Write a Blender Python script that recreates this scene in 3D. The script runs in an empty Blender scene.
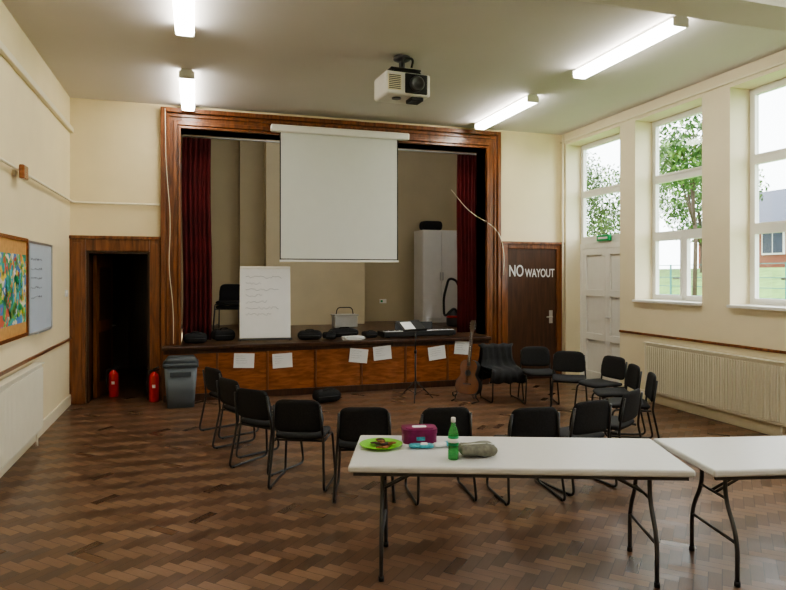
import bpy, bmesh, math, random
from mathutils import Vector, Matrix
random.seed(7)
scene = bpy.context.scene
SC = 1.2   # room blocks are drawn in units of 1.2 m; furniture section uses metres (SC = 1)

# ------------------------------------------------------------------ materials
def _nodes(name):
    m = bpy.data.materials.new(name); m.use_nodes = True
    nt = m.node_tree; b = nt.nodes['Principled BSDF']
    return m, nt, b

def mat(name, c, rough=.5, metal=0., noise=.06, ns=6., bump=0., coat=0., spec=.5, emit=0., ecol=None, stretch=None):
    m, nt, b = _nodes(name)
    b.inputs['Roughness'].default_value = rough
    b.inputs['Metallic'].default_value = metal
    b.inputs['Coat Weight'].default_value = coat
    b.inputs['Coat Roughness'].default_value = .12
    b.inputs['Specular IOR Level'].default_value = spec
    tc = nt.nodes.new('ShaderNodeTexCoord'); mp = nt.nodes.new('ShaderNodeMapping')
    nt.links.new(tc.outputs['Object'], mp.inputs[0])
    if stretch: mp.inputs['Scale'].default_value = stretch
    n = nt.nodes.new('ShaderNodeTexNoise'); n.inputs['Scale'].default_value = ns
    n.inputs['Detail'].default_value = 5
    nt.links.new(mp.outputs[0], n.inputs['Vector'])
    r = nt.nodes.new('ShaderNodeValToRGB')
    r.color_ramp.elements[0].position = .3; r.color_ramp.elements[1].position = .7
    r.color_ramp.elements[0].color = (*[max(0, x*(1-noise)) for x in c], 1)
    r.color_ramp.elements[1].color = (*[min(1, x*(1+noise)) for x in c], 1)
    nt.links.new(n.outputs['Fac'], r.inputs[0]); nt.links.new(r.outputs[0], b.inputs['Base Color'])
    if bump:
        bp = nt.nodes.new('ShaderNodeBump'); bp.inputs['Strength'].default_value = bump
        bp.inputs['Distance'].default_value = .01
        nt.links.new(n.outputs['Fac'], bp.inputs['Height']); nt.links.new(bp.outputs[0], b.inputs['Normal'])
    if emit:
        b.inputs['Emission Color'].default_value = (*(ecol or c), 1)
        b.inputs['Emission Strength'].default_value = emit
    return m

def wood(name, c1, c2, rough=.3, coat=.3, stretch=(14, 14, 1.2)):
    m, nt, b = _nodes(name)
    tc = nt.nodes.new('ShaderNodeTexCoord'); mp = nt.nodes.new('ShaderNodeMapping')
    mp.inputs['Scale'].default_value = stretch
    nt.links.new(tc.outputs['Object'], mp.inputs[0])
    n = nt.nodes.new('ShaderNodeTexNoise'); n.inputs['Scale'].default_value = 1.6
    n.inputs['Detail'].default_value = 6; n.inputs['Distortion'].default_value = .6
    nt.links.new(mp.outputs[0], n.inputs['Vector'])
    r = nt.nodes.new('ShaderNodeValToRGB')
    r.color_ramp.elements[0].position = .32; r.color_ramp.elements[1].position = .68
    r.color_ramp.elements[0].color = (*c1, 1); r.color_ramp.elements[1].color = (*c2, 1)
    nt.links.new(n.outputs['Fac'], r.inputs[0]); nt.links.new(r.outputs[0], b.inputs['Base Color'])
    b.inputs['Roughness'].default_value = rough; b.inputs['Coat Weight'].default_value = coat
    b.inputs['Coat Roughness'].default_value = .15
    return m

def herringbone(name, w=.080, n=3):
    m, nt, b = _nodes(name)
    L = nt.links
    def M(op, a, bb=None, c=None):
        x = nt.nodes.new('ShaderNodeMath'); x.operation = op
        for i, v in enumerate((a, bb, c)):
            if v is None: continue
            if isinstance(v, (int, float)): x.inputs[i].default_value = v
            else: L.new(v, x.inputs[i])
        return x.outputs[0]
    tc = nt.nodes.new('ShaderNodeTexCoord'); mp = nt.nodes.new('ShaderNodeMapping')
    mp.inputs['Rotation'].default_value = (0, 0, math.radians(45))
    mp.inputs['Scale'].default_value = (1/w, 1/w, 1)
    L.new(tc.outputs['Object'], mp.inputs[0])
    sp = nt.nodes.new('ShaderNodeSeparateXYZ'); L.new(mp.outputs[0], sp.inputs[0])
    x, y = sp.outputs[0], sp.outputs[1]
    i = M('FLOOR', x); j = M('FLOOR', y)
    k = M('FLOORED_MODULO', M('ADD', M('SUBTRACT', i, j), .001), 2*n)
    k = M('FLOOR', k)
    hor = M('LESS_THAN', k, n - .5)
    sx = M('SUBTRACT', i, k)
    mm = M('SUBTRACT', 2*n-1, k)
    sy = M('SUBTRACT', j, mm)
    def mix(a, c):
        return M('ADD', M('MULTIPLY', hor, a), M('MULTIPLY', M('SUBTRACT', 1, hor), c))
    idx = mix(sx, M('ADD', i, 311.5)); idy = mix(j, sy)
    along = mix(M('SUBTRACT', x, sx), M('SUBTRACT', y, sy))
    across = mix(M('SUBTRACT', y, j), M('SUBTRACT', x, i))
    e1 = M('MINIMUM', across, M('SUBTRACT', 1, across))
    e2 = M('MINIMUM', along, M('SUBTRACT', n, along))
    edge = M('LESS_THAN', M('MINIMUM', e1, e2), .035)
    cb = nt.nodes.new('ShaderNodeCombineXYZ'); L.new(idx, cb.inputs[0]); L.new(idy, cb.inputs[1])
    wn = nt.nodes.new('ShaderNodeTexWhiteNoise'); wn.noise_dimensions = '2D'; L.new(cb.outputs[0], wn.inputs['Vector'])
    nz = nt.nodes.new('ShaderNodeTexNoise'); nz.inputs['Scale'].default_value = .7; nz.inputs['Detail'].default_value = 4
    L.new(tc.outputs['Object'], nz.inputs['Vector'])
    g = nt.nodes.new('ShaderNodeCombineXYZ'); L.new(M('MULTIPLY', along, .5), g.inputs[0]); L.new(M('MULTIPLY', across, 5), g.inputs[1]); L.new(wn.outputs['Value'], g.inputs[2])
    gn = nt.nodes.new('ShaderNodeTexNoise'); gn.inputs['Scale'].default_value = 2; L.new(g.outputs[0], gn.inputs['Vector'])
    v = M('ADD', M('MULTIPLY', wn.outputs['Value'], .30), M('ADD', M('MULTIPLY', gn.outputs['Fac'], .2), M('MULTIPLY', hor, .32)))
    v = M('ADD', v, M('MULTIPLY', M('SUBTRACT', nz.outputs['Fac'], .5), .55))
    r = nt.nodes.new('ShaderNodeValToRGB')
    cr = r.color_ramp
    cr.elements[0].position = .0; cr.elements[0].color = FLOOR_C[0]
    cr.elements[1].position = .9; cr.elements[1].color = FLOOR_C[2]
    e = cr.elements.new(.45); e.color = FLOOR_C[1]
    L.new(v, r.inputs[0])
    mx = nt.nodes.new('ShaderNodeMix'); mx.data_type = 'RGBA'
    L.new(M('MULTIPLY', edge, .6), mx.inputs[0]); L.new(r.outputs[0], mx.inputs[6]); mx.inputs[7].default_value = (.03, .018, .012, 1)
    L.new(mx.outputs[2], b.inputs['Base Color'])
    L.new(M('ADD', .27, M('MULTIPLY', wn.outputs['Value'], .14)), b.inputs['Roughness'])
    b.inputs['Specular IOR Level'].default_value = .5
    bp = nt.nodes.new('ShaderNodeBump'); bp.inputs['Strength'].default_value = .25; bp.inputs['Distance'].default_value = .003
    L.new(M('ADD', M('SUBTRACT', 1, edge), M('MULTIPLY', wn.outputs['Value'], .5)), bp.inputs['Height']); L.new(bp.outputs[0], b.inputs['Normal'])
    return m
FLOOR_C = ((.074, .040, .024, 1), (.165, .092, .056, 1), (.31, .185, .112, 1))

def glassmat(name):
    m = bpy.data.materials.new(name); m.use_nodes = True; nt = m.node_tree; nt.nodes.clear()
    o = nt.nodes.new('ShaderNodeOutputMaterial'); t = nt.nodes.new('ShaderNodeBsdfTransparent'); g = nt.nodes.new('ShaderNodeBsdfGlossy')
    t.inputs[0].default_value = (.95, .97, .97, 1); g.inputs['Roughness'].default_value = .02
    mx = nt.nodes.new('ShaderNodeMixShader'); mx.inputs[0].default_value = .04
    nt.links.new(t.outputs[0], mx.inputs[1]); nt.links.new(g.outputs[0], mx.inputs[2]); nt.links.new(mx.outputs[0], o.inputs[0])
    return m

def bottlemat(name, c):
    m, nt, b = _nodes(name)
    b.inputs['Base Color'].default_value = (*c, 1); b.inputs['Roughness'].default_value = .08
    b.inputs['Transmission Weight'].default_value = .6; b.inputs['IOR'].default_value = 1.3
    return m

def artmat(name):
    m, nt, b = _nodes(name)
    tc = nt.nodes.new('ShaderNodeTexCoord')
    nz = nt.nodes.new('ShaderNodeTexNoise'); nz.inputs['Scale'].default_value = 5
    nt.links.new(tc.outputs['Object'], nz.inputs['Vector'])
    ad = nt.nodes.new('ShaderNodeMix'); ad.data_type = 'RGBA'; ad.inputs[0].default_value = .3
    nt.links.new(tc.outputs['Object'], ad.inputs[6]); nt.links.new(nz.outputs['Color'], ad.inputs[7])
    v = nt.nodes.new('ShaderNodeTexVoronoi'); v.inputs['Scale'].default_value = 17
    nt.links.new(ad.outputs[2], v.inputs['Vector'])
    s = nt.nodes.new('ShaderNodeSeparateColor'); nt.links.new(v.outputs['Color'], s.inputs[0])
    r = nt.nodes.new('ShaderNodeValToRGB'); r.color_ramp.interpolation = 'CONSTANT'
    cols = [(.04, .26, .16), (.06, .38, .35), (.75, .58, .10), (.10, .22, .50), (.14, .42, .10), (.6, .14, .08), (.7, .68, .50), (.08, .42, .48)]
    cr = r.color_ramp
    cr.elements[0].color = (*cols[0], 1); cr.elements[1].position = 1/8; cr.elements[1].color = (*cols[1], 1)
    for q in range(2, 8):
        e = cr.elements.new(q/8); e.color = (*cols[q], 1)
    nt.links.new(s.outputs[0], r.inputs[0]); nt.links.new(r.outputs[0], b.inputs['Base Color'])
    b.inputs['Roughness'].default_value = .8
    return m

M_ = dict(
 cream=mat('cream_paint', (.85, .735, .49), .65, noise=.025, ns=2.5, bump=.05),
 creamR=mat('pale_cream_paint', (.83, .745, .55), .65, noise=.025, ns=2.5, bump=.05),
 ceil=mat('ceiling_paint', (.69, .655, .64), .85, noise=.02, ns=1.2, bump=.05),
 beam=mat('beam_paint', (.80, .77, .73), .8, noise=.02, ns=1.2),
 gloss=mat('cream_gloss', (.84, .77, .58), .35, noise=.02),
 rad=mat('radiator_enamel', (.80, .755, .62), .35, noise=.02),
 white=mat('white_gloss', (.82, .81, .77), .35, noise=.02),
 wood=wood('varnished_oak', (.105, .032, .010), (.28, .10, .032), .3, .4),
 woodL=wood('varnished_panel', (.20, .063, .020), (.36, .13, .044), .25, .5, (3, 14, 14)),
 woodD=wood('dark_oak', (.035, .014, .008), (.075, .030, .014), .35, .3),
 doorD=wood('dark_door', (.048, .019, .010), (.09, .036, .018), .4, .1),
 curtain=mat('red_velvet', (.12, .010, .012), .9, noise=.3, ns=3),
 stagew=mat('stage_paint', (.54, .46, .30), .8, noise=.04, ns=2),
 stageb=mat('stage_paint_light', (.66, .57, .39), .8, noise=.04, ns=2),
 deck=wood('stage_boards', (.10, .055, .03), (.18, .10, .055), .4, .2, (14, 1.2, 14)),
 screen=mat('screen_fabric', (.68, .70, .66), .8, noise=.01),
 black=mat('black_plastic', (.015, .015, .016), .45, noise=.1),
 fabric=mat('black_fabric', (.014, .014, .016), .85, noise=.3, ns=60, bump=.2),
 tube=mat('black_tube', (.02, .02, .022), .3, noise=.05, spec=.6),
 chrome=mat('steel', (.55, .55, .55), .25, 1., noise=.03),
 greym=mat('grey_metal', (.09, .09, .095), .4, .5, noise=.05),
 paper=mat('white_paper', (.78, .79, .80), .7, noise=.015),
 ink=mat('pencil_ink', (.25, .27, .33), .8),
 red=mat('extinguisher_red', (.6, .02, .015), .3, noise=.05, coat=.3),
 bin=mat('bin_grey', (.14, .165, .19), .5, noise=.05),
 binlid=mat('bin_lid', (.07, .085, .10), .45, noise=.05),
 tabl=mat('table_plastic', (.68, .68, .68), .38, noise=.015, ns=20),
 green=mat('lime_plastic', (.22, .62, .05), .4),
 maroon=mat('maroon_tin', (.20, .012, .09), .35, noise=.2, ns=25),
 cookie=mat('biscuit', (.24, .10, .035), .8, noise=.4, ns=40),
 choc=mat('chocolate', (.04, .015, .008), .6),
 teal=mat('teal_wrap', (.08, .4, .5), .4, noise=.4, ns=40),
 pouch=mat('olive_cloth', (.20, .20, .165), .8, noise=.3, ns=30),
 cork=mat('cork_board', (.58, .32, .11), .8, noise=.1, ns=20),
 wb=mat('whiteboard', (.58, .65, .74), .3, noise=.02),
 alu=mat('aluminium', (.6, .6, .6), .35, .8, noise=.03),
 glass=glassmat('window_glass'),
 tubeon=mat('lamp_diffuser', (1, 1, 1), .4, emit=22, ecol=(1, .97, .88)),
 grass=mat('grass', (.14, .26, .055), .9, noise=.3, ns=2),
 leaf1=mat('leaf_green', (.12, .22, .05), .6, noise=.3),
 leaf2=mat('leaf_dark', (.05, .11, .03), .6, noise=.3),
 bark=mat('bark', (.08, .055, .04), .9, noise=.3, ns=10),
 brick=mat('brick', (.24, .085, .05), .85, noise=.25, ns=20),
 slate=mat('slate', (.045, .055, .085), .7, noise=.2, ns=10),
 fence=mat('fence_paint', (.02, .16, .15), .5),
 clear=mat('translucent_plastic', (.5, .5, .48), .3, noise=.05),
 sunb=mat('guitar_top', (.20, .07, .02), .2, noise=.3, ns=4, coat=.6),
 exit=mat('exit_green', (.02, .35, .12), .5),
 art=artmat('childrens_art'),
 floor=herringbone('herringbone_parquet'),
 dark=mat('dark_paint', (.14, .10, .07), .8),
)

# ------------------------------------------------------------------ mesh builder
def fillet(pts, r, n=5, closed=False):
    P = [Vector(p) for p in pts]; out = []
    N = len(P)
    for i, p in enumerate(P):
        if not closed and i in (0, N-1): out.append(p); continue
        a = P[(i-1) % N]; c = P[(i+1) % N]
        da = (a-p); dc = (c-p); rr = min(r, da.length*.48, dc.length*.48)
        s = p+da.normalized()*rr; e = p+dc.normalized()*rr
        for k in range(n+1):
            t = k/n
            out.append(s*(1-t)**2 + p*2*t*(1-t) + e*t*t)
    return out

class MB:
    def __init__(s, name): s.name = name; s.bm = bmesh.new(); s.mats = []; s.X = Matrix.Identity(4)
    def mi(s, m):
        if isinstance(m, str): m = M_[m]
        if m not in s.mats: s.mats.append(m)
        return s.mats.index(m)
    def v(s, p): return s.bm.verts.new(s.X @ Vector(p))
    def face(s, vs, m, smooth=False):
        try: f = s.bm.faces.new(vs)
        except ValueError: return None
        f.material_index = s.mi(m); f.smooth = smooth; return f
    def poly(s, pts, m): return s.face([s.v(p) for p in pts], m)
    def box(s, x0, x1, y0, y1, z0, z1, m, bev=0., seg=2):
        if x0 > x1: x0, x1 = x1, x0
        if y0 > y1: y0, y1 = y1, y0
        if z0 > z1: z0, z1 = z1, z0
        c = [(x0,y0,z0),(x1,y0,z0),(x1,y1,z0),(x0,y1,z0),(x0,y0,z1),(x1,y0,z1),(x1,y1,z1),(x0,y1,z1)]
        vs = [s.v(p) for p in c]
        fs = [s.face([vs[i] for i in q], m) for q in ((3,2,1,0),(4,5,6,7),(0,1,5,4),(1,2,6,5),(2,3,7,6),(3,0,4,7))]
        if bev:
            ed = list({e for f in fs for e in f.edges})
            r = bmesh.ops.bevel(s.bm, geom=ed, offset=bev, segments=seg, affect='EDGES', profile=.5, material=s.mi(m))
    def tube(s, pts, r, m, n=8, closed=False):
        P = [Vector(p) for p in pts]; N = len(P)
        Q = [P[0]]
        for p in P[1:]:
            if (p-Q[-1]).length > 1e-5: Q.append(p)
        P = Q; N = len(P)
        rr = r if isinstance(r, (list, tuple)) else [r]*N
        T = []
        for i in range(N):
            a = P[(i-1) % N] if (closed or i > 0) else P[i]; c = P[(i+1) % N] if (closed or i < N-1) else P[i]
            T.append((c-a).normalized())
        up = Vector((0, 0, 1)) if abs(T[0].z) < .9 else Vector((1, 0, 0))
        u = T[0].cross(up).normalized(); rings = []
        for i in range(N):
            if i: u = (u - T[i]*u.dot(T[i])).normalized()
            w = T[i].cross(u)
            rings.append([s.v(P[i]+(u*math.cos(2*math.pi*k/n)+w*math.sin(2*math.pi*k/n))*rr[i]) for k in range(n)])
        for i in range(N if closed else N-1):
            A = rings[i]; Bq = rings[(i+1) % N]
            for k in range(n): s.face([A[k], A[(k+1) % n], Bq[(k+1) % n], Bq[k]], m, True)
        if not closed:
            s.face(rings[0][::-1], m); s.face(rings[-1], m)
    def lathe(s, prof, m, c=(0,0,0), n=24, smooth=True):
        rings = []
        for (r, z) in prof:
            rings.append([s.v((c[0]+max(r,1e-4)*math.cos(2*math.pi*k/n), c[1]+max(r,1e-4)*math.sin(2*math.pi*k/n), c[2]+z)) for k in range(n)])
        for i in range(len(rings)-1):
            for k in range(n): s.face([rings[i][k], rings[i][(k+1) % n], rings[i+1][(k+1) % n], rings[i+1][k]], m, smooth)
        s.face(rings[0][::-1], m); s.face(rings[-1], m)
    def extr(s, outline, f, t0, t1, m):
        A = [s.v(f(a, b, t0)) for a, b in outline]; Bq = [s.v(f(a, b, t1)) for a, b in outline]
        n = len(A)
        s.face(A[::-1], m); s.face(Bq, m)
        for k in range(n): s.face([A[k], A[(k+1) % n], Bq[(k+1) % n], Bq[k]], m)
    def pad(s, w, h, T, f, m, N=12, p=6, cr=.10, pw=8):
        G = []
        for side in (1, -1):
            g = []
            for i in range(N+1):
                row = []
                for j in range(N+1):
                    a = -1+2*i/N; b = -1+2*j/N
                    a = math.sin(a*math.pi/2); b = math.sin(b*math.pi/2)
                    x = w/2*a*(1-cr*abs(b)**p*abs(a)); y = h/2*b*(1-cr*abs(a)**p*abs(b))
                    e = max(abs(a), abs(b)); z = side*T/2*(1-e**pw)**.5 if e < 1 else 0
                    if side == -1 and e >= .9999: row.append(G[0][i][j]); continue
                    row.append(s.v(f(x, y, z)))
                g.append(row)
            G.append(g)
        for q, g in enumerate(G):
            for i in range(N):
                for j in range(N):
                    vs = [g[i][j], g[i+1][j], g[i+1][j+1], g[i][j+1]]
                    s.face(vs if q == 0 else vs[::-1], m, True)
    def done(s, loc=(0,0,0), rz=0., recalc=True):
        if recalc: bmesh.ops.recalc_face_normals(s.bm, faces=s.bm.faces)
        me = bpy.data.meshes.new(s.name); s.bm.to_mesh(me); s.bm.free()
        for m in s.mats: me.materials.append(m)
        if SC != 1: me.transform(Matrix.Scale(SC, 4))
        o = bpy.data.objects.new(s.name, me); scene.collection.objects.link(o)
        o.location = Vector(loc)*SC; o.rotation_euler = (0, 0, rz)
        return o

def dup(o, loc, rz=0.):
    n = bpy.data.objects.new(o.name.split('.')[0], o.data); scene.collection.objects.link(n)
    n.location = Vector(loc)*SC; n.rotation_euler = (0, 0, rz); return n

# ================================================================== ROOM (units of 1.2 m)
XL, XR, YB, YF, ZC = -1.485, 5.49, 8.65, -3.5, 3.80
b = MB('floor'); b.box(XL-.2, XR+.33, YF-.2, YB+.25, -.1, 0, 'floor'); b.done()
b = MB('ceiling'); b.box(XL-.2, XR+.33, YF-.2, YB+.25, ZC, ZC+.12, 'ceil'); b.done()
b = MB('wall_left'); b.box(XL-.2, XL, YF-.2, YB+.25, 0, ZC, 'cream'); b.done()
b = MB('wall_front'); b.box(XL, XR, YF-.2, YF, 0, ZC, 'cream'); b.done()
b = MB('ceiling_beam'); b.box(XL, XR, 3.40, 3.74, 3.48, ZC, 'beam'); b.done()

DX0, DX1, DZ = -1.303, -.558, 1.90
SX0, SX1, SZ0, SZ1 = -.18, 4.148, .70, 3.49
b = MB('wall_back')
b.box(XL, DX0, YB, YB+.25, 0, ZC, 'cream')
b.box(DX0, DX1, YB, YB+.25, DZ, ZC, 'cream')
b.box(DX1, SX0, YB, YB+.25, 0, ZC, 'cream')
b.box(SX0, SX1, YB, YB+.25, SZ1, ZC, 'cream')
b.box(SX1, XR, YB, YB+.25, 0, ZC, 'cream')
b.done()

WT = 3.62
ops = [(8.53, 7.23, 0), (6.92, 5.78, 1.25), (5.386, 4.246, 1.25), (3.1, 1.96, 1.25), (1.6, .46, 1.25), (.1, -1.04, 1.25)]
b = MB('wall_right')
ycur = YB+.25
for (yf, yn, z0) in ops:
    b.box(XR, XR+.33, yf, ycur, 0, ZC, 'creamR')
    b.box(XR, XR+.33, yn, yf, WT, ZC, 'creamR')
    if z0: b.box(XR, XR+.33, yn, yf, 0, z0, 'creamR')
    ycur = yn
b.box(XR, XR+.33, YF-.2, ycur, 0, ZC, 'creamR')
b.done()

def window(i, y0, y1, z0, z1, lower=True):
    b = MB('window_%d' % i); xa, xb = 5.76, 5.82
    fw = .05
    b.box(xa, xb, y0, y0+fw, z0, z1, 'white'); b.box(xa, xb, y1-fw, y1, z0, z1, 'white')
    b.box(xa, xb, y0+fw, y1-fw, z1-fw, z1, 'white'); b.box(xa, xb, y0+fw, y1-fw, z0, z0+fw+.02, 'white')
    segs = []
    if lower:
        b.box(xa-.01, xb, y0+fw, y1-fw, 2.07, 2.13, 'white'); b.box(xa, xb, y0+fw, y1-fw, 2.82, 2.87, 'white')
        ym = (y0+y1)/2
        b.box(xa, xb, ym-.03, ym+.03, z0+fw, 2.07, 'white')
        segs = [(y0+fw, y1-fw, 2.87, z1-fw), (y0+fw, y1-fw, 2.13, 2.82), (y0+fw, ym-.03, z0+.07, 2.07), (ym+.03, y1-fw, z0+.07, 2.07)]
    else:
        b.box(xa, xb, y0+fw, y1-fw, 2.82, 2.87, 'white')
        segs = [(y0+fw, y1-fw, 2.87, z1-fw), (y0+fw, y1-fw, z0+.07, 2.82)]
    for (a, c, d, e) in segs:
        t = .028
        b.box(xa-.012, xb-.015, a, a+t, d, e, 'white'); b.box(xa-.012, xb-.015, c-t, c, d, e, 'white')
        b.box(xa-.012, xb-.015, a+t, c-t, e-t, e, 'white'); b.box(xa-.012, xb-.015, a+t, c-t, d, d+t, 'white')
        b.box(xa+.02, xa+.024, a+t, c-t, d+t, e-t, 'glass')
    if lower:
        b.box(XR-.05, xa, y0-.0, y1, z0, z0+.03, 'white')
        b.box(xa-.03, xa-.012, (y0+y1)/2+.06, (y0+y1)/2+.16, z0+.3, z0+.32, 'alu')
    b.done()
window(1, 7.23, 8.53, 2.09, WT, False)
window(2, 5.78, 6.92, 1.25, WT); window(3, 4.246, 5.386, 1.25, WT)
window(4, 1.96, 3.1, 1.25, WT); window(5, .46, 1.6, 1.25, WT); window(6, -1.04, .1, 1.25, WT)

b = MB('door_3')
b.box(5.74, 5.81, 7.23, 7.29, 0, 2.085, 'white'); b.box(5.74, 5.81, 8.47, 8.53, 0, 2.085, 'white'); b.box(5.74, 5.81, 7.29, 8.47, 2.0, 2.085, 'white')
for (a, c) in ((7.295, 7.877), (7.883, 8.465)):
    b.box(5.775, 5.80, a, c, .01, 2.0, 'white')
    for (d, e) in ((.01, .14), (.62, .72), (1.28, 1.38), (1.9, 1.995)): b.box(5.74, 5.774, a+.09, c-.09, d, e, 'white', .004)
    b.box(5.74, 5.774, a, a+.09, .01, 1.995, 'white', .004); b.box(5.74, 5.774, c-.09, c, .01, 1.995, 'white', .004)
b.tube([(5.745, 7.82, .98), (5.70, 7.82, .98), (5.70, 7.72, .98)], .012, 'alu')
b.done()
b = MB('exit_sign'); b.box(5.70, 5.74, 7.75, 8.05, 2.10, 2.19, 'exit', .005); b.box(5.695, 5.70, 7.79, 8.01, 2.13, 2.16, 'paper'); b.done()

b = MB('door_1')
y0, y1 = YB-.045, YB
b.box(XL, DX0, y0, y1, 0, DZ+.19, 'wood', .008); b.box(DX1, -.43, y0, y1, 0, DZ+.19, 'wood', .008)
b.box(DX0, DX1, y0, y1, DZ, DZ+.19, 'wood', .008); b.box(XL, -.43, y0-.03, y0, DZ+.15, DZ+.19, 'wood', .005)
b.box(XL+.04, DX0-.04, y0-.012, y0, 0, DZ+.10, 'wood', .004); b.box(DX1+.03, -.46, y0-.012, y0, 0, DZ+.10, 'wood', .004)
b.box(DX0, DX0+.03, YB, YB+.25, 0, DZ, 'woodD'); b.box(DX1-.03, DX1, YB, YB+.25, 0, DZ, 'woodD'); b.box(DX0+.03, DX1-.03, YB, YB+.25, DZ-.03, DZ, 'woodD')
b.X = Matrix.Translation((DX0+.04, YB+.26, 0)) @ Matrix.Rotation(math.radians(-10), 4, 'Z')
b.box(0, .045, 0, .68, .01, DZ-.04, 'wood', .004)
b.box(.045, .051, .1, .58, .2, .85, 'woodD'); b.box(.045, .051, .1, .58, 1.0, 1.7, 'woodD')
b.tube([(.045, .63, .9), (.09, .63, .9), (.09, .53, .9)], .01, 'alu')
b.done()
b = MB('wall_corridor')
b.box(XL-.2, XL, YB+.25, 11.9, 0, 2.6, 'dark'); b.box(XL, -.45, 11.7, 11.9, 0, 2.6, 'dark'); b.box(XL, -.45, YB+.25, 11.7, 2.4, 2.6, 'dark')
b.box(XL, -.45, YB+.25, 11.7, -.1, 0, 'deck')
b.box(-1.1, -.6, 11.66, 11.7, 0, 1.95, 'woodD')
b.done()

b = MB('door_2')
b.box(4.42, 4.53, y0, y1, 0, 2.10, 'wood', .008); b.box(5.37, XR, y0, y1, 0, 2.10, 'wood', .008); b.box(4.53, 5.37, y0, y1, 2.0, 2.10, 'wood', .008)
b.box(4.42, XR, y0-.03, y0, 2.07, 2.11, 'wood', .005)
b.box(4.53, 5.37, YB-.02, YB, 0, 2.0, 'doorD')
b.tube([(5.28, YB-.02, .95), (5.28, YB-.07, .95), (5.18, YB-.07, .95)], .011, 'alu')
b.box(5.25, 5.31, YB-.025, YB-.02, .85, 1.05, 'alu')
dr = b.done()
def text(body, size, loc, parent, m, rot=(math.pi/2, 0, 0)):
    c = bpy.data.curves.new('lettering', 'FONT'); c.body = body; c.size = size*SC; c.extrude = .002; c.offset = .003
    o = bpy.data.objects.new('lettering', c); scene.collection.objects.link(o); o.location = Vector(loc)*SC; o.rotation_euler = rot
    o.scale = (.64, 1, 1)
    c.materials.append(M_[m]); o.parent = parent
text('NO', .25, (4.55, YB-.024, 1.58), dr, 'paper'); text('WAYOUT', .18, (4.83, YB-.024, 1.57), dr, 'paper')

b = MB('proscenium_arch')
OX0, OX1, OZ = -.425, 4.385, 3.75
for (i, (w0, w1, d)) in enumerate(((0, 1, .05), (.0, .22, .10), (.30, .42, .075), (.62, .82, .085), (.88, 1., .11))):
    def L(t): return OX0+(SX0-OX0)*t
    def R(t): return OX1+(SX1-OX1)*t
    def Z(t): return OZ+(SZ1-OZ)*t
    e = .004
    b.box(L(w0), L(w1), YB-d, YB, 0, Z(w0), 'wood', e, 1); b.box(R(w0), R(w1), YB-d, YB, 0, Z(w0), 'wood', e, 1)
    b.box(L(w1), R(w1), YB-d, YB, Z(w1), Z(w0), 'wood', e, 1)
b.box(SX0-.03, SX0, YB, YB+.27, SZ0, SZ1, 'woodD'); b.box(SX1, SX1+.03, YB, YB+.27, SZ0, SZ1, 'woodD'); b.box(SX0, SX1, YB, YB+.27, SZ1, SZ1+.03, 'woodD')
b.done()

b = MB('stage')
b.box(-.40, 4.12, 8.33, 8.535, .655, .70, 'woodD', .008)
b.box(SX0, SX1, 8.535, 11.3, .62, .70, 'deck')
b.box(-.38, 4.10, 8.40, 8.53, 0, .655, 'woodL')
b.box(-.385, 4.105, 8.385, 8.40, 0, .09, 'woodD', .004); b.box(-.385, 4.105, 8.385, 8.40, .60, .655, 'woodD', .004)
x = -.385
for k in range(8):
    b.box(x, x+.03, 8.388, 8.40, .09, .60, 'wood', .003); x += (4.105+.385-.03)/7
b.done()
b = MB('wall_stage')
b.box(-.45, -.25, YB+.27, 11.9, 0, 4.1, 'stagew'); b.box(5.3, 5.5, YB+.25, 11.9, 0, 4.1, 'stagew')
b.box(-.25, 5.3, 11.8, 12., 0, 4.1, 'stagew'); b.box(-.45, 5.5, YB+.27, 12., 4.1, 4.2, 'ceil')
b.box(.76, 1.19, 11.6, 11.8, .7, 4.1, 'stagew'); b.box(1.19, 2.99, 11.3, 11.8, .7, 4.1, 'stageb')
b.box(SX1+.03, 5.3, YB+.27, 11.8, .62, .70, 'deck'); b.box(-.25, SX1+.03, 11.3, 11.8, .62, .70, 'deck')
b.done()

def curtain(x0, x1, y, z0, z1, folds, gather=0):
    b = MB('stage_curtain'); N = folds*10; rows = 14; V = []
    for j in range(rows+1):
        t = j/rows; z = z0+(z1-z0)*t; row = []
        for i in range(N+1):
            s = i/N
            xx = x0+(x1-x0)*s
            amp = .035*(1-.3*t)
            yy = y+amp*math.sin(s*folds*2*math.pi+.4*math.sin(t*5))+.012*math.sin(s*folds*5+t*3)
            row.append(b.v((xx+.01*math.sin(t*6), yy, z)))
        V.append(row)
    for j in range(rows):
        for i in range(N): b.face([V[j][i], V[j][i+1], V[j+1][i+1], V[j+1][i]], 'curtain', True)
    o = b.done(); md = o.modifiers.new('thick', 'SOLIDIFY'); md.thickness = .01; return o
curtain(-.17, .20, 9.02, .71, 3.47, 6); curtain(3.88, 4.24, 9.02, .71, 3.47, 6)
b = MB('curtain_rail'); b.tube([(-.17, 9.02, 3.485), (4.24, 9.02, 3.485)], .012, 'alu')
b.done()

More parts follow.
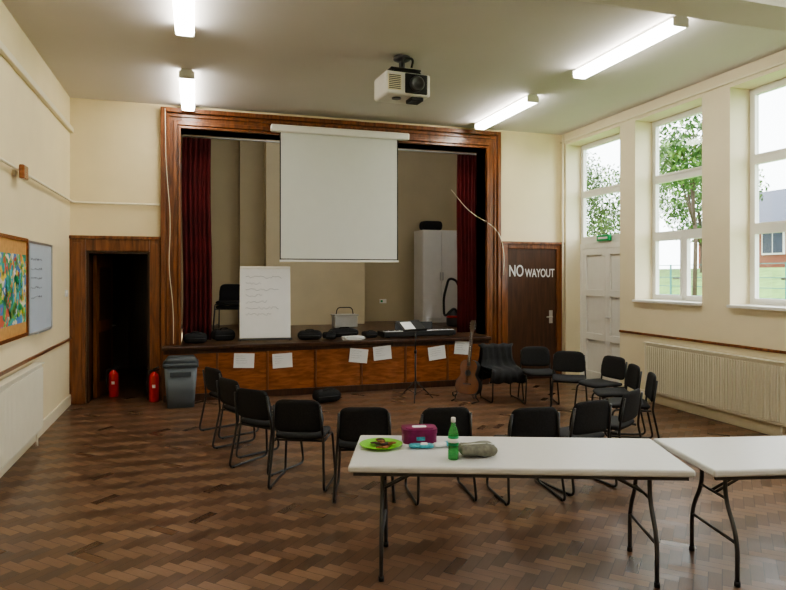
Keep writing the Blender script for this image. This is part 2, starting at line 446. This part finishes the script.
b = MB('baseboard_left'); b.box(XL, XL+.02, YF, YB-.05, 0, .13, 'gloss', .005); b.done()
b = MB('baseboard_right'); b.box(XR-.02, XR, YF, 7.23, 0, .13, 'gloss', .005); b.done()
b = MB('trim_1'); b.box(XL, XL+.025, YF, YB-.05, .80, .83, 'wood', .006); b.done()
b = MB('trim_2'); b.box(XR-.025, XR, YF, 7.22, .83, .86, 'wood', .006); b.done()
b = MB('trim_3'); b.box(XL, XL+.045, YF, YB, 3.36, 3.42, 'gloss', .006); b.done()
b = MB('trim_4'); b.box(XR-.03, XR, YF, YB, 3.66, 3.69, 'gloss', .006); b.done()
b = MB('heating_pipe')
b.tube(fillet([(XL+.04, YF, 2.5), (XL+.04, YB-.04, 2.5), (-.43, YB-.04, 2.5)], .06), .014, 'gloss'); b.done()
b = MB('conduit_pipe'); b.tube([(5.45, YB-.09, 0.05), (5.45, YB-.09, 3.78)], .014, 'gloss'); b.done()
b = MB('electric_cable')
pts = [(-.37, YB-.125, 3.72), (-.36, YB-.125, 3.0), (-.30, YB-.125, 2.3), (-.33, YB-.125, 1.7), (-.27, YB-.125, 1.2), (-.27, YB-.125, .72)]
b.tube(fillet(pts, .3), .005, 'gloss', 6); b.done()
b = MB('electric_cable')
pts = [(3.72, 8.9, 2.9), (3.95, 8.75, 2.55), (4.2, 8.51, 2.35), (4.35, 8.51, 2.2), (4.42, 8.51, 1.9), (4.40, 8.51, 1.6)]
b.tube(fillet(pts, .3), .006, 'gloss', 6); b.done()
b = MB('alarm_bell'); b.box(XL+.057, XL+.10, 6.03, 6.18, 2.42, 2.54, 'woodL', .01); b.box(XL+.0, XL+.02, 6.07, 6.14, 2.45, 2.51, 'gloss'); b.done()
b = MB('light_switch'); b.box(XL, XL+.02, 8.32, 8.40, 1.34, 1.42, 'white', .004); b.box(XL+.02, XL+.027, 8.35, 8.37, 1.365, 1.395, 'white'); b.done()

b = MB('notice_board')
b.box(XL, XL+.02, 4.5, 6.48, 1.06, 1.92, 'cork'); 
for (a, c, d, e) in ((4.5, 6.48, 1.90, 1.93), (4.5, 6.48, 1.05, 1.08), (6.45, 6.48, 1.08, 1.90), (4.5, 4.53, 1.08, 1.90)): b.box(XL, XL+.03, a, c, d, e, 'woodL')
b.box(XL+.02, XL+.024, 4.6, 6.42, 1.18, 1.78, 'art')
for k in range(90):
    yy = random.uniform(4.65, 6.35); zz = random.uniform(1.23, 1.72); s = random.uniform(.025, .055)
    mm = random.choice(['green', 'teal', 'leaf1', 'paper', 'leaf2', 'cork', 'exit', 'leaf1', 'teal'])
    pts = [(XL+.0255+.0001*k, yy+s*math.cos(q*math.pi/5)*(1 if q % 2 else .5), zz+s*math.sin(q*math.pi/5)*(1 if q % 2 else .5)) for q in range(10)]
    b.poly(pts, mm)
b.done(recalc=False)
b = MB('whiteboard')
b.box(XL, XL+.02, 6.53, 7.48, 1.06, 1.91, 'wb')
for (a, c, d, e) in ((6.5, 7.5, 1.9, 1.92), (6.5, 7.5, 1.04, 1.06), (7.48, 7.5, 1.06, 1.9), (6.5, 6.52, 1.06, 1.9)): b.box(XL, XL+.03, a, c, d, e, 'alu')
b.box(XL+.02, XL+.06, 6.7, 7.3, 1.04, 1.055, 'alu')
for r in range(5):
    z = 1.75-.09*r; yy = 6.62
    pts = []
    for k in range(22): pts.append((XL+.022, yy+.02*k, z+random.uniform(-.012, .012)))
    b.tube(pts, .002, 'ink', 4)
b.done()

def radiator(name, xw, side, y0, y1, z0, z1):
    b = MB(name); xo = xw+side*.10; xi = xw+side*.035
    b.box(min(xi, xo), max(xi, xo), y0, y1, z0, z1, 'rad', .008)
    n = int((y1-y0)/.036)
    for k in range(n):
        ya = y0+.02+(y1-y0-.04)*k/n
        b.box(xo, xo+side*.018, ya, ya+.017, z0+.03, z1-.03, 'rad', .004, 1)
    b.box(min(xi, xo+side*.020), max(xi, xo+side*.020), y0-.004, y1+.004, z1, z1+.014, 'rad', .003)
    for yy in (y0+.06, y1-.06): 
        b.box(min(xw, xi), max(xw, xi), yy, yy+.04, z0+.1, z1-.1, 'rad')
        b.tube([(xw+side*.07, yy, z0), (xw+side*.07, yy, .0)], .011, 'rad')
    b.done()
radiator('radiator', XR, -1, 4.64, 6.62, .14, .745)
radiator('radiator', XL, 1, 4.3, 6.68, .14, .765)

def tubelight(x, ya, yb):
    b = MB('fluorescent_light')
    b.box(x-.06, x+.06, ya, yb, ZC-.03, ZC, 'white', .004)
    b.box(x-.082, x+.082, ya, ya+.02, ZC-.100, ZC-.015, 'white', .012, 3); b.box(x-.082, x+.082, yb-.02, yb, ZC-.100, ZC-.015, 'white', .012, 3)
    prof = [(-.07, ZC-.031), (-.080, ZC-.06), (-.06, ZC-.098), (.06, ZC-.098), (.080, ZC-.06), (.07, ZC-.031)]
    b.extr(prof, lambda a, c, t: (x+a, t, c), ya+.02, yb-.02, 'tubeon')
    return b.done()
for x in (-.09, 3.92):
    tubelight(x, 7.08, 8.5) if x < 0 else tubelight(x, 6.80, 8.32)
    tubelight(x, 4.35, 5.85)
    tubelight(x, 1.4, 2.9); tubelight(x, -1.6, -.1)

b = MB('projector_screen')
b.box(.95, 2.88, 8.40, 8.50, 3.50, 3.60, 'white', .02, 3)
for xx in (1.2, 2.6): b.box(xx, xx+.03, 8.5, YB-.11, 3.53, 3.58, 'white')
b.box(1.075, 2.72, 8.445, 8.45, 1.80, 3.50, 'screen')
b.box(1.068, 1.082, 8.443, 8.4445, 1.79, 3.5, 'black'); b.box(2.705, 2.72, 8.443, 8.4445, 1.79, 3.5, 'black')
b.box(1.065, 2.73, 8.435, 8.46, 1.775, 1.805, 'white', .006)
b.box(1.075, 2.72, 8.4445, 8.4449, 1.805, 1.82, 'black')
b.done()

b = MB('ceiling_projector')
cx, cy = 1.99, 6.05
RX = Matrix.Translation((cx, cy, 0)) @ Matrix.Rotation(math.radians(4), 4, 'Z')
b.X = RX
b.lathe([(.085, 0), (.085, -.03), (.05, -.045), (.03, -.05)], 'greym', (0, 0, ZC), 20)
b.tube([(0, 0, ZC-.03), (0, 0, 3.66)], .03, 'greym', 12)
b.box(-.16, .16, -.12, .12, 3.635, 3.655, 'black', .005)
b.tube(fillet([(-.05, -.13, 3.66), (-.06, -.16, 3.74), (.06, -.16, 3.74), (.05, -.13, 3.66)], .04), .012, 'black')
for sx in (-1, 1):
    for sy in (-1, 1): b.tube([(sx*.13, sy*.10, 3.64), (sx*.17, sy*.13, 3.58)], .012, 'black')
b.box(-.24, .24, -.18, .18, 3.37, 3.60, 'white', .03, 3)
b.box(-.22, -.08, -.186, -.17, 3.41, 3.56, 'gloss', .004)
for k in range(8): b.box(-.21, -.09, -.190, -.184, 3.42+.018*k, 3.427+.018*k, 'greym')
b.box(-.04, .20, -.188, -.17, 3.39, 3.585, 'black', .012)
b.X = RX @ Matrix.Translation((.08, -.185, 3.485)) @ Matrix.Rotation(math.pi/2, 4, 'X')
b.lathe([(.075, -.01), (.075, .03), (.06, .042), (.052, .03), (.02, .025)], 'greym', (0, 0, 0), 24)
b.X = RX
b.box(.04, .17, -.16, 0, 3.33, 3.37, 'black', .01)
b.lathe([(.045, -.012), (.045, .005)], 'greym', (-.08, -.05, 3.37), 20)
b.done()

# ------------------------------------------------------------------ things by the stage
b = MB('flipchart_easel')
th = math.radians(9)
FX = Matrix.Translation((.90, 8.66, .70)) @ Matrix.Rotation(math.radians(-6), 4, 'Z')
b.X = FX @ Matrix.Rotation(-th, 4, 'X')
b.box(-.34, .34, 0, .02, .04, 1.02, 'white', .004); b.box(-.335, .335, -.012, 0, .05, .995, 'paper')
b.box(-.34, .34, -.016, .025, .995, 1.03, 'white', .006); b.box(-.36, .36, -.03, .02, .02, .045, 'greym', .004)
for r in range(7):
    z = .88-.085*r; pts = []; x = -.26; n = random.randint(9, 26)
    for k in range(n): pts.append((x+.02*k, -.0135, z+random.uniform(-.02, .02)))
    b.tube(pts, .0022, 'ink', 4)
for sx in (-1, 1): b.tube([(sx*.30, .03, 1.0), (sx*.33, .03, .012)], .011, 'greym')
b.X = FX
b.tube([(0, .19, .98), (0, .55, .012)], .011, 'greym')
b.done()

def papers(x, z, w=.24, h=.165, tilt=0):
    b = MB('paper_sheet'); b.X = Matrix.Translation((x, 8.381, z)) @ Matrix.Rotation(tilt, 4, 'Y')
    N = 6; V = []
    for j in range(N+1): V.append([b.v((-w/2+w*i/N, -.004-.006*abs(math.sin(i*1.3+j)), -h/2+h*j/N)) for i in range(N+1)])
    for j in range(N):
        for i in range(N): b.face([V[j][i], V[j][i+1], V[j+1][i+1], V[j+1][i]], 'paper', True)
    for r in range(4):
        pts = [(-w/2+.03+.02*k, -.0125, h/2-.035-.03*r+random.uniform(-.004, .004)) for k in range(random.randint(5, 9))]
        b.tube(pts, .0012, 'ink', 4)
    b.done(recalc=False)
for (x, z, t) in ((.60, .49, .05), (1.095, .47, -.04), (2.13, .495, .12), (2.47, .52, -.08), (3.28, .49, -.12), (3.68, .55, .1)):
    papers(x, z, .26, .19, t)

b = MB('electronic_keyboard')
b.X = Matrix.Translation((3.1, 8.72, .702)) @ Matrix.Rotation(math.radians(4), 4, 'Z')
b.box(-.57, .57, -.14, .14, .015, .09, 'black', .012); b.box(-.54, .54, -.135, -.02, .09, .098, 'paper')
for k in range(45):
    if k % 7 not in (2, 6): b.box(-.53+.024*k, -.518+.024*k, -.10, -.02, .098, .106, 'black')
for sx in (-.5, .5): b.box(sx-.04, sx+.04, -.1, .1, 0, .015, 'black')
b.box(-.3, .3, .11, .125, .09, .20, 'greym', .003)
b.done()
def bag(name, x, y, z, w, d, h, m='fabric', rz=0, handle=True):
    b = MB(name); b.X = Matrix.Translation((x, y, z+.006)) @ Matrix.Rotation(rz, 4, 'Z')
    b.pad(w, d, h, lambda a, c, e: (a, c, h/2+max(-h/2, e*(1+.12*math.sin(a*23)*math.cos(c*19)))), m, 14, cr=.12, pw=5)
    if handle: b.tube(fillet([(-w*.22, -d*.2, h*.8), (-w*.16, -d*.3, h*1.15), (w*.16, -d*.3, h*1.15), (w*.22, -d*.2, h*.8)], .04), .008, 'black', 6)
    b.tube([(-w*.42, -d*.49, h*.5), (w*.42, -d*.49, h*.5)], .004, 'greym', 6)
    b.done()
bag('laptop_bag', .0, 8.70, .70, .30, .22, .13); bag('laptop_bag', .36, 8.93, .70, .30, .22, .15, rz=.2)
bag('rucksack', 1.52, 8.72, .70, .34, .26, .12, rz=-.2); bag('holdall_bag', 2.05, 8.95, .70, .42, .24, .12)
bag('laptop_bag', 1.78, 8.66, .70, .16, .2, .10, rz=.1); bag('camera_bag', 2.38, 8.72, .70, .2, .2, .09, rz=.1)
bag('shoulder_bag', 1.58, 7.85, 0, .34, .2, .15, rz=.2)
b = MB('paper_stack'); 
for k in range(8):
    b.X = Matrix.Translation((2.08+.02*(k % 3), 8.55, .701+.006*k)) @ Matrix.Rotation(.1*(k % 4)-.1, 4, 'Z'); b.box(-.13, .13, -.09, .09, 0, .005, 'paper')
b.done()
b = MB('storage_box')
b.X = Matrix.Translation((2.45, 10.6, .701))
b.box(-.2, .2, -.14, .14, 0, .20, 'clear', .02); b.box(-.215, .215, -.155, .155, .20, .225, 'clear', .008)
b.tube(fillet([(-.15, 0, .22), (-.13, 0, .34), (.13, 0, .34), (.15, 0, .22)], .06), .008, 'black'); b.done()
b = MB('storage_cupboard')
b.box(4.06, 4.80, 11.1, 11.6, .70, 2.45, 'white', .01)
b.box(4.07, 4.425, 11.08, 11.1, .78, 2.42, 'white', .004); b.box(4.435, 4.79, 11.08, 11.1, .78, 2.42, 'white', .004)
b.box(4.40, 4.415, 11.05, 11.08, 1.5, 1.65, 'alu'); b.box(4.45, 4.465, 11.05, 11.08, 1.5, 1.65, 'alu'); b.done()
b = MB('coat_bundle'); b.X = Matrix.Translation((4.3, 11.3, 2.45)); b.pad(.4, .3, .18, lambda a, c, e: (a, c, .09+e), 'fabric', 10); b.done()
b = MB('vacuum_cleaner')
b.X = Matrix.Translation((4.38, 10.3, .70))
b.lathe([(.14, .0), (.155, .03), (.155, .20), (.13, .25), (.06, .28)], 'greym', (0, 0, 0), 24); b.lathe([(.157, .15), (.157, .19)], 'red', (0, 0, 0), 24)
b.tube(fillet([(0, -.12, .2), (-.12, -.25, .35), (-.25, -.1, .15), (-.2, .05, .5), (-.08, .1, .85), (.08, .1, .8), (.14, .05, .5)], .12), .022, 'black')
b.tube([(.14, .05, .5), (.2, .0, .02)], .018, 'chrome'); b.box(.1, .3, -.05, .05, 0, .03, 'black', .01)
b.done()
b = MB('wall_socket'); b.box(3.42, 3.56, 11.78, 11.8, 1.05, 1.13, 'white', .004); b.box(3.44, 3.48, 11.775, 11.78, 1.07, 1.11, 'exit'); b.done()

b = MB('waste_bin')
b.X = Matrix.Translation((-.17, 8.12, 0))
def ringbox(w0, d0, w1, d1, z0, z1, m, r=.04):
    def ring(w, d, z):
        out = []
        for (cx_, cy_, a0) in ((w-r, d-r, 0), (-w+r, d-r, 90), (-w+r, -d+r, 180), (w-r, -d+r, 270)):
            for k in range(5):
                a = math.radians(a0+22.5*k); out.append(b.v((cx_+r*math.cos(a), cy_+r*math.sin(a), z)))
        return out
    A = ring(w0, d0, z0); C = ring(w1, d1, z1); n = len(A)
    b.face(A[::-1], m); b.face(C, m)
    for k in range(n): b.face([A[k], A[(k+1) % n], C[(k+1) % n], C[k]], m, True)
ringbox(.155, .12, .19, .15, 0, .49, 'bin'); ringbox(.205, .165, .205, .165, .49, .54, 'binlid'); ringbox(.20, .16, .15, .10, .54, .61, 'binlid')
b.box(-.12, .12, -.168, -.15, .38, .44, 'binlid', .006)
b.done()

def extinguisher(x, y, h=.43):
    b = MB('fire_extinguisher'); r = .06
    b.lathe([(r*.9, 0), (r, .012), (r, h*.72), (r*.85, h*.80), (r*.35, h*.86), (r*.3, h*.90)], 'red', (0, 0, 0), 24)
    b.box(-.02, +.02, -r-.002, -r+.01, h*.42, h*.52, 'paper')
    b.box(-.02, +.02, -.02, +.02, h*.89, h*.95, 'black', .004)
    b.tube([(-.01, 0, h*.95), (+.06, -.01, h*1.02)], .010, 'black'); b.tube([(-.01, 0, h*.92), (+.06, -.01, h*.93)], .008, 'black')
    b.tube(fillet([(-.02, 0, h*.92), (-.08, -.02, h*.9), (-.085, -.02, h*.4), (-.075, -.02, h*.2)], .06), .011, 'black')
    b.done((x, y, 0))
extinguisher(-.50, 8.50); extinguisher(-1.03, 9.02, .40)

# ================================================================== FURNITURE (metres)
SC = 1
def chair_mesh():
    b = MB('stacking_chair')
    b.pad(.46, .43, .055, lambda x, y, z: (x*(1-.03*(y/.2)), y+.01, .455+z+.012*(abs(x)/.23)**2-.012*(max(0, y)/.2)**2), 'fabric', 12)
    def bk(x, y, z):
        t = y
        return (x*(1-.12*max(0, t)/.15), -.245-.14*t+.35*x*x*1.2-z, .66+t)
    b.pad(.46, .30, .035, bk, 'fabric', 12, cr=.12)
    for s in (-1, 1):
        x = s*.225
        p = fillet([(x*.93, -.262, .76), (x, -.222, .50), (x*1.02, -.215, .43), (x*1.12, -.30, .012), (x*1.14, .10, .012), (x*1.10, .24, .012), (x*1.0, .20, .425), (x, -.20, .425)], .06, 5)
        b.tube(p, .0115, 'tube', 8)
        b.lathe([(.015, 0), (.015, .02)], 'black', (x*1.12, -.24, 0), 8)
    b.tube([(-.225, -.15, .42), (.225, -.15, .42)], .010, 'tube'); b.tube([(-.225, .15, .42), (.225, .15, .42)], .010, 'tube')
    o = b.done(); return o
coatP, coatD = (4.52, 8.98), (-.1, -1)
chairs = [((.19, 7.87), (.9, .42)), ((.33, 7.0), (.89, .45)), ((.52, 6.27), (.75, .66)), ((.866, 5.62), (.4, .92)), ((1.353, 5.135), (.28, .96)),
          ((2.01, 4.92), (.12, 1)), ((2.725, 4.70), (.1, 1)), ((3.355, 4.80), (-.15, .98)), ((4.03, 5.12), (-.5, .86)),
          ((4.93, 5.92), (-.86, .5)), ((5.19, 6.55), (-.93, .35)), ((5.46, 7.3), (-.95, -.1)), ((5.2, 8.0), (-.55, -.83)), ((5.02, 8.66), (-.3, -.95)), (coatP, coatD)]
c0 = None
for (P, D) in chairs:
    D = Vector(D).normalized(); loc = (P[0]+.25*D.x, P[1]+.25*D.y, 0); rz = math.atan2(-D.x, D.y)
    if c0 is None: c0 = chair_mesh(); c0.location = loc; c0.rotation_euler = (0, 0, rz)
    else: dup(c0, loc, rz)
dup(c0, (.62, 12.7, .84), 2.9); dup(c0, (.62, 12.7, .93), 2.9)
b = MB('draped_coat')
D = Vector(coatD).normalized()
b.X = Matrix.Translation((coatP[0]+.25*D.x, coatP[1]+.25*D.y, 0)) @ Matrix.Rotation(math.atan2(-D.x, D.y), 4, 'Z')
N = 16; V = []
prof = [(-.32, .28), (-.33, .45), (-.335, .62), (-.33, .78), (-.30, .835), (-.26, .83), (-.225, .78), (-.20, .62), (-.16, .52), (.0, .505), (.18, .50), (.25, .46), (.26, .30)]
for j, (yy, zz) in enumerate(prof):
    w = .27+.03*math.sin(j*1.7)
    V.append([b.v((-w+2*w*i/N, yy+.012*math.sin(i*1.9+j), zz+.010*math.sin(i*1.3+j*.6))) for i in range(N+1)])
for j in range(len(prof)-1):
    for i in range(N): b.face([V[j][i], V[j][i+1], V[j+1][i+1], V[j+1][i]], 'fabric', True)
o = b.done(); md = o.modifiers.new('t', 'SOLIDIFY'); md.thickness = .012

def table(loc, ang, Lt=2.0, W=.76):
    b = MB('folding_table')
    b.box(0, Lt, 0, W, .70, .745, 'tabl', .014, 3)
    b.box(.03, Lt-.03, .03, .05, .675, .70, 'greym'); b.box(.03, Lt-.03, W-.05, W-.03, .675, .70, 'greym')
    for (xe, dr) in ((.20, 1), (Lt-.20, -1)):
        cc = W/2-.04
        for s in (-1, 1):
            yy = cc+s*.13; yf = cc+s*.255
            p = fillet([(xe, yy, .69), (xe, yy, .50), (xe, yf, .30), (xe, yf, .012)], .12, 6)
            b.tube(p, .0135, 'greym', 10); b.lathe([(.018, 0), (.018, .03)], 'black', (xe, yf, 0), 10)
        b.tube([(xe, cc-.28, .685), (xe, cc+.30, .685)], .0135, 'greym')
        b.tube([(xe, cc-.25, .26), (xe, cc+.25, .26)], .010, 'greym')
        b.tube([(xe, cc-.02, .50), (xe+dr*.36, cc-.02, .69)], .009, 'greym'); b.tube([(xe, cc+.02, .50), (xe+dr*.36, cc+.02, .69)], .009, 'greym')
        b.tube([(xe, cc-.13, .50), (xe, cc+.13, .50)], .009, 'greym')
    o = b.done(loc, ang); return o
table((.895, 3.785, 0), math.radians(-20.1), 2.10)
table((2.975, 3.035, 0), math.radians(-13), 2.0)

ZT = .746
b = MB('biscuit_plate')
b.lathe([(.09, 0), (.10, .003), (.145, .018), (.148, .020), (.143, .022), (.10, .008), (.001, .006)], 'green', (0, 0, 0), 36)
for k in range(16):
    a = random.uniform(0, 6.28); r = random.uniform(0, .085)
    b.X = Matrix.Translation((r*math.cos(a), r*math.sin(a), .010+.006*(k//4))) @ Matrix.Rotation(random.uniform(-.25, .25), 4, 'X')
    b.lathe([(.024, 0), (.028, .003), (.027, .008), (.015, .011)], random.choice(['cookie', 'choc', 'cookie']), (0, 0, 0), 14)
b.X = Matrix.Identity(4)
b.done((1.213, 4.146, ZT))
b = MB('biscuit_tin')
def rrect(w, d, r, n=5):
    out = []
    for (cx_, cy_, a0) in ((w-r, d-r, 0), (-w+r, d-r, 90), (-w+r, -d+r, 180), (w-r, -d+r, 270)):
        for k in range(n+1):
            a = math.radians(a0+90*k/n); out.append((cx_+r*math.cos(a), cy_+r*math.sin(a)))
    return out
f = lambda a, c, t: (a, c, t)
b.extr(rrect(.118, .085, .04), f, 0, .075, 'maroon'); b.extr(rrect(.122, .089, .042), f, .068, .098, 'maroon'); b.extr(rrect(.10, .07, .04), f, .098, .102, 'maroon')
b.extr(rrect(.05, .03, .02), f, .102, .1035, 'paper'); b.box(-.03, .03, -.0905, -.088, .025, .05, 'teal')
b.done((1.51, 4.20, ZT), math.radians(-12))
b = MB('snack_packet')
b.pad(.17, .06, .03, lambda x, y, z: (x, y, .017+z), 'teal', 10, cr=.03, pw=3); b.pad(.06, .05, .036, lambda x, y, z: (x+.02, y, .019+z), 'paper', 8, cr=.03, pw=3)
b.done((1.46, 4.02, ZT), -.3)
b = MB('snack_packet')
b.pad(.15, .06, .03, lambda x, y, z: (x, y, .017+z), 'paper', 10, cr=.03, pw=3); b.pad(.05, .062, .032, lambda x, y, z: (x+.03, y, .018+z), 'teal', 8, cr=.03, pw=3)
b.done((1.62, 4.01, ZT), .1)
b = MB('water_bottle')
M_['gbot'] = bottlemat('green_bottle', (.10, .45, .14))
b.lathe([(.030, 0), (.034, .006), (.034, .05), (.031, .07), (.034, .09), (.034, .155), (.028, .185), (.015, .222), (.0125, .235)], 'gbot', (0, 0, 0), 28)
b.lathe([(.0345, .092), (.0345, .15)], M_['exit'], (0, 0, 0), 28); b.lathe([(.015, .236), (.015, .262), (.013, .266)], 'paper', (0, 0, 0), 20)
b.lathe([(.0348, .11), (.0348, .135)], 'paper', (0, 0, 0), 28)
b.done((1.569, 3.72, ZT))
b = MB('pencil_case')
b.pad(.25, .15, .075, lambda x, y, z: (x, y, .046+z*(1+.15*math.sin(x*30))), 'pouch', 14, cr=.1, pw=4)
b.tube([(-.11, -.03, .082), (-.03, -.03, .087), (.05, -.03, .086), (.11, -.03, .08)], .003, 'paper', 6)
b.done((1.745, 3.74, ZT), -.2)

b = MB('music_stand')
for k in range(3):
    a = math.radians(90+120*k+20)
    b.tube([(0, 0, .30), (.30*math.cos(a), .30*math.sin(a), .012)], .009, 'tube'); b.tube([(0, 0, .10), (.15*math.cos(a), .15*math.sin(a), .155)], .006, 'tube')
b.tube([(0, 0, .08), (0, 0, .75)], .013, 'tube'); b.tube([(0, 0, .75), (0, 0, 1.06)], .009, 'tube'); b.lathe([(.02, .72), (.02, .77)], 'black', (0, 0, 0), 12)
b.X = Matrix.Translation((0, 0, 1.06)) @ Matrix.Rotation(math.radians(-55), 4, 'X')
b.box(-.22, .22, .0, .008, .0, .26, 'black', .003); b.box(-.22, .22, -.04, .0, .0, .008, 'black', .002)
b.box(-.17, .03, -.008, -.002, .01, .22, 'paper')
b.done((3.22, 9.12, 0), .3)

b = MB('acoustic_guitar')
b.X = Matrix.Scale(1.08, 4) @ Matrix.Rotation(math.radians(-12), 4, 'X')
half = [(0, 0), (.10, .005), (.165, .04), (.19, .11), (.175, .19), (.13, .25), (.115, .29), (.13, .35), (.135, .41), (.10, .465), (.05, .485), (0, .487)]
def sm(pts):
    out = []
    for i in range(len(pts)-1):
        p0 = pts[max(i-1, 0)]; p1 = pts[i]; p2 = pts[i+1]; p3 = pts[min(i+2, len(pts)-1)]
        for k in range(4):
            t = k/4; out.append(tuple(.5*((2*p1[q])+(-p0[q]+p2[q])*t+(2*p0[q]-5*p1[q]+4*p2[q]-p3[q])*t*t+(-p0[q]+3*p1[q]-3*p2[q]+p3[q])*t**3) for q in (0, 1)))
    out.append(pts[-1]); return out
h = sm(half); outl = h+[(-x, z) for x, z in h[-2:0:-1]]
f = lambda a, c, t: (a, t, c+.10)
b.extr(outl, f, 0, .10, 'black'); b.extr([(x*.96, z*.98+.005) for x, z in outl], f, -.003, 0, 'sunb')
b.extr([(.045*math.cos(k*.3142), .30+.045*math.sin(k*.3142)) for k in range(20)], f, -.005, -.003, 'black')
b.box(-.06, .06, -.012, -.003, .235, .255, 'woodD')
b.box(-.024, .024, -.015, .012, .50, .98, 'woodD', .004)
b.extr([(-.024, .88), (.024, .88), (.036, .92), (.032, 1.05), (-.032, 1.05), (-.036, .92)], f, -.006, .010, 'woodD')
for k in range(3):
    for s in (-1, 1): b.tube([(s*.03, 0, 1.04+.035*k), (s*.055, 0, 1.04+.035*k)], .006, 'chrome', 6)
for k in range(6): b.tube([(-.017+.0068*k, -.014, .25), (-.015+.006*k, -.018, .98)], .0012, 'chrome', 4)
b.X = Matrix.Identity(4)
for s in (-1, 1):
    b.tube(fillet([(0, .22, .50), (s*.10, .12, .30), (s*.17, .0, .06), (s*.17, -.08, .085), (s*.17, -.09, .14)], .03), .009, 'tube')
    b.tube([(s*.17, .0, .09), (s*.20, .05, .012)], .009, 'tube')
    b.tube([(s*.20, .05, .012), (s*.17, -.12, .012)], .009, 'tube')
b.tube([(0, .22, .50), (0, .36, .012)], .009, 'tube')
b.done((3.91, 8.80, 0), -.9)

# ================================================================== OUTSIDE
b = MB('ground_lawn'); b.box(7.1, 90, -40, 90, -.5, -.3, 'grass')
b.poly([(17.5, -10, -.29), (17.5, 60, -.29), (28, 60, 2.3), (28, -10, 2.3)], 'grass'); b.poly([(28, -10, 2.3), (28, 60, 2.3), (90, 60, 2.3), (90, -10, 2.3)], 'grass'); b.done(recalc=False)
def leaves(b, c, r, n, s=.14, mats=('leaf1', 'leaf2')):
    for k in range(n):
        d = Vector((random.gauss(0, 1), random.gauss(0, 1), random.gauss(0, 1))).normalized()*random.uniform(.45, 1)
        p = Vector((c[0]+d.x*r[0], c[1]+d.y*r[1], c[2]+d.z*r[2]))
        a = Vector((random.uniform(-1, 1), random.uniform(-1, 1), random.uniform(-1, 1))).normalized()
        t = a.cross(Vector((0, 0, 1))).normalized()*s*random.uniform(.6, 1.2); a = a*s*random.uniform(.6, 1.3)
        b.face([b.v(p-a), b.v(p-t*.6), b.v(p+a), b.v(p+t*.6)], random.choice(mats))
def tree(x, y, hgt, blobs, tr=.2):
    b = MB('garden_tree')
    b.tube([(x, y, -.3), (x+.1, y, hgt*.4), (x-.1, y+.1, hgt*.7)], [tr, tr*.8, tr*.5], 'bark', 10)
    for (dx, dy, z, r) in blobs:
        b.tube([(x, y, hgt*.45), (x+dx*.6, y+dy*.6, (hgt*.45+z)/2), (x+dx, y+dy, z)], [.06, .04, .02], 'bark', 6)
        leaves(b, (x+dx, y+dy, z), (r, r, r*.75), int(950*r*r/2), .12)
    b.done(recalc=False)
tree(24, 36, 9, [(0, 0, 5, 3), (2, -1, 7, 2.8), (-3, 1, 5, 2.6), (-1, 0, 8.5, 2.6), (1, -3, 4.2, 2.2)])
tree(20, 21.5, 9, [(0, 0, 7.4, 2.0), (-1.2, -.5, 6.4, 1.6), (1, 1.6, 6.8, 1.8)], .10)
tree(27, 28.5, 8, [(0, 0, 5.2, 2.2), (0, -2, 6.6, 1.8), (0, 2, 6.6, 2)], .12)
b = MB('school_building')
b.box(32, 42, 8, 34, 2.0, 5.0, 'brick')
b.poly([(31.4, 7.4, 4.9), (31.4, 34.6, 4.9), (37, 34.6, 7.6), (37, 7.4, 7.6)], 'slate'); b.poly([(42.6, 7.4, 4.9), (42.6, 34.6, 4.9), (37, 34.6, 7.6), (37, 7.4, 7.6)], 'slate')
b.poly([(32, 8, 5.0), (42, 8, 5.0), (37, 8, 7.5)], 'brick'); b.poly([(32, 34, 5.0), (42, 34, 5.0), (37, 34, 7.5)], 'brick')
for k in range(8):
    yy = 9.5+3*k
    b.box(31.9, 32.0, yy, yy+1.5, 3.1, 4.5, 'white'); b.box(31.86, 31.9, yy+.1, yy+.7, 3.2, 4.4, 'slate'); b.box(31.86, 31.9, yy+.8, yy+1.4, 3.2, 4.4, 'slate')
b.done(recalc=False)
b = MB('garden_fence')
for k in range(15): b.box(21, 21.06, 6+k*2., 6.06+k*2., .5, 2.4, 'fence')
for z in (1.0, 1.4, 1.8, 2.35): b.box(21.01, 21.04, 6, 34, z, z+.03, 'fence')
b.done()

w = bpy.data.worlds.new('World'); scene.world = w; w.use_nodes = True
nt = w.node_tree; bg = nt.nodes['Background']
tc = nt.nodes.new('ShaderNodeTexCoord'); sp = nt.nodes.new('ShaderNodeSeparateXYZ'); r = nt.nodes.new('ShaderNodeValToRGB')
nt.links.new(tc.outputs['Generated'], sp.inputs[0]); nt.links.new(sp.outputs[2], r.inputs[0])
r.color_ramp.elements[0].color = (.88, .90, .92, 1); r.color_ramp.elements[1].color = (.96, .97, 1, 1)
nt.links.new(r.outputs[0], bg.inputs[0]); bg.inputs[1].default_value = 7.6

cd = bpy.data.cameras.new('camera'); cam = bpy.data.objects.new('camera', cd); scene.collection.objects.link(cam)
cam.location = (0, 0, 1.92); cam.rotation_euler = (math.pi/2, 0, -math.atan2(.299, .954))
cd.sensor_width = 36; cd.lens = 630/786*36; cd.shift_y = -20/786; cd.clip_end = 300
scene.camera = cam
scene.view_settings.view_transform = 'AgX'
try: scene.view_settings.look = 'AgX - Medium High Contrast'
except Exception: pass
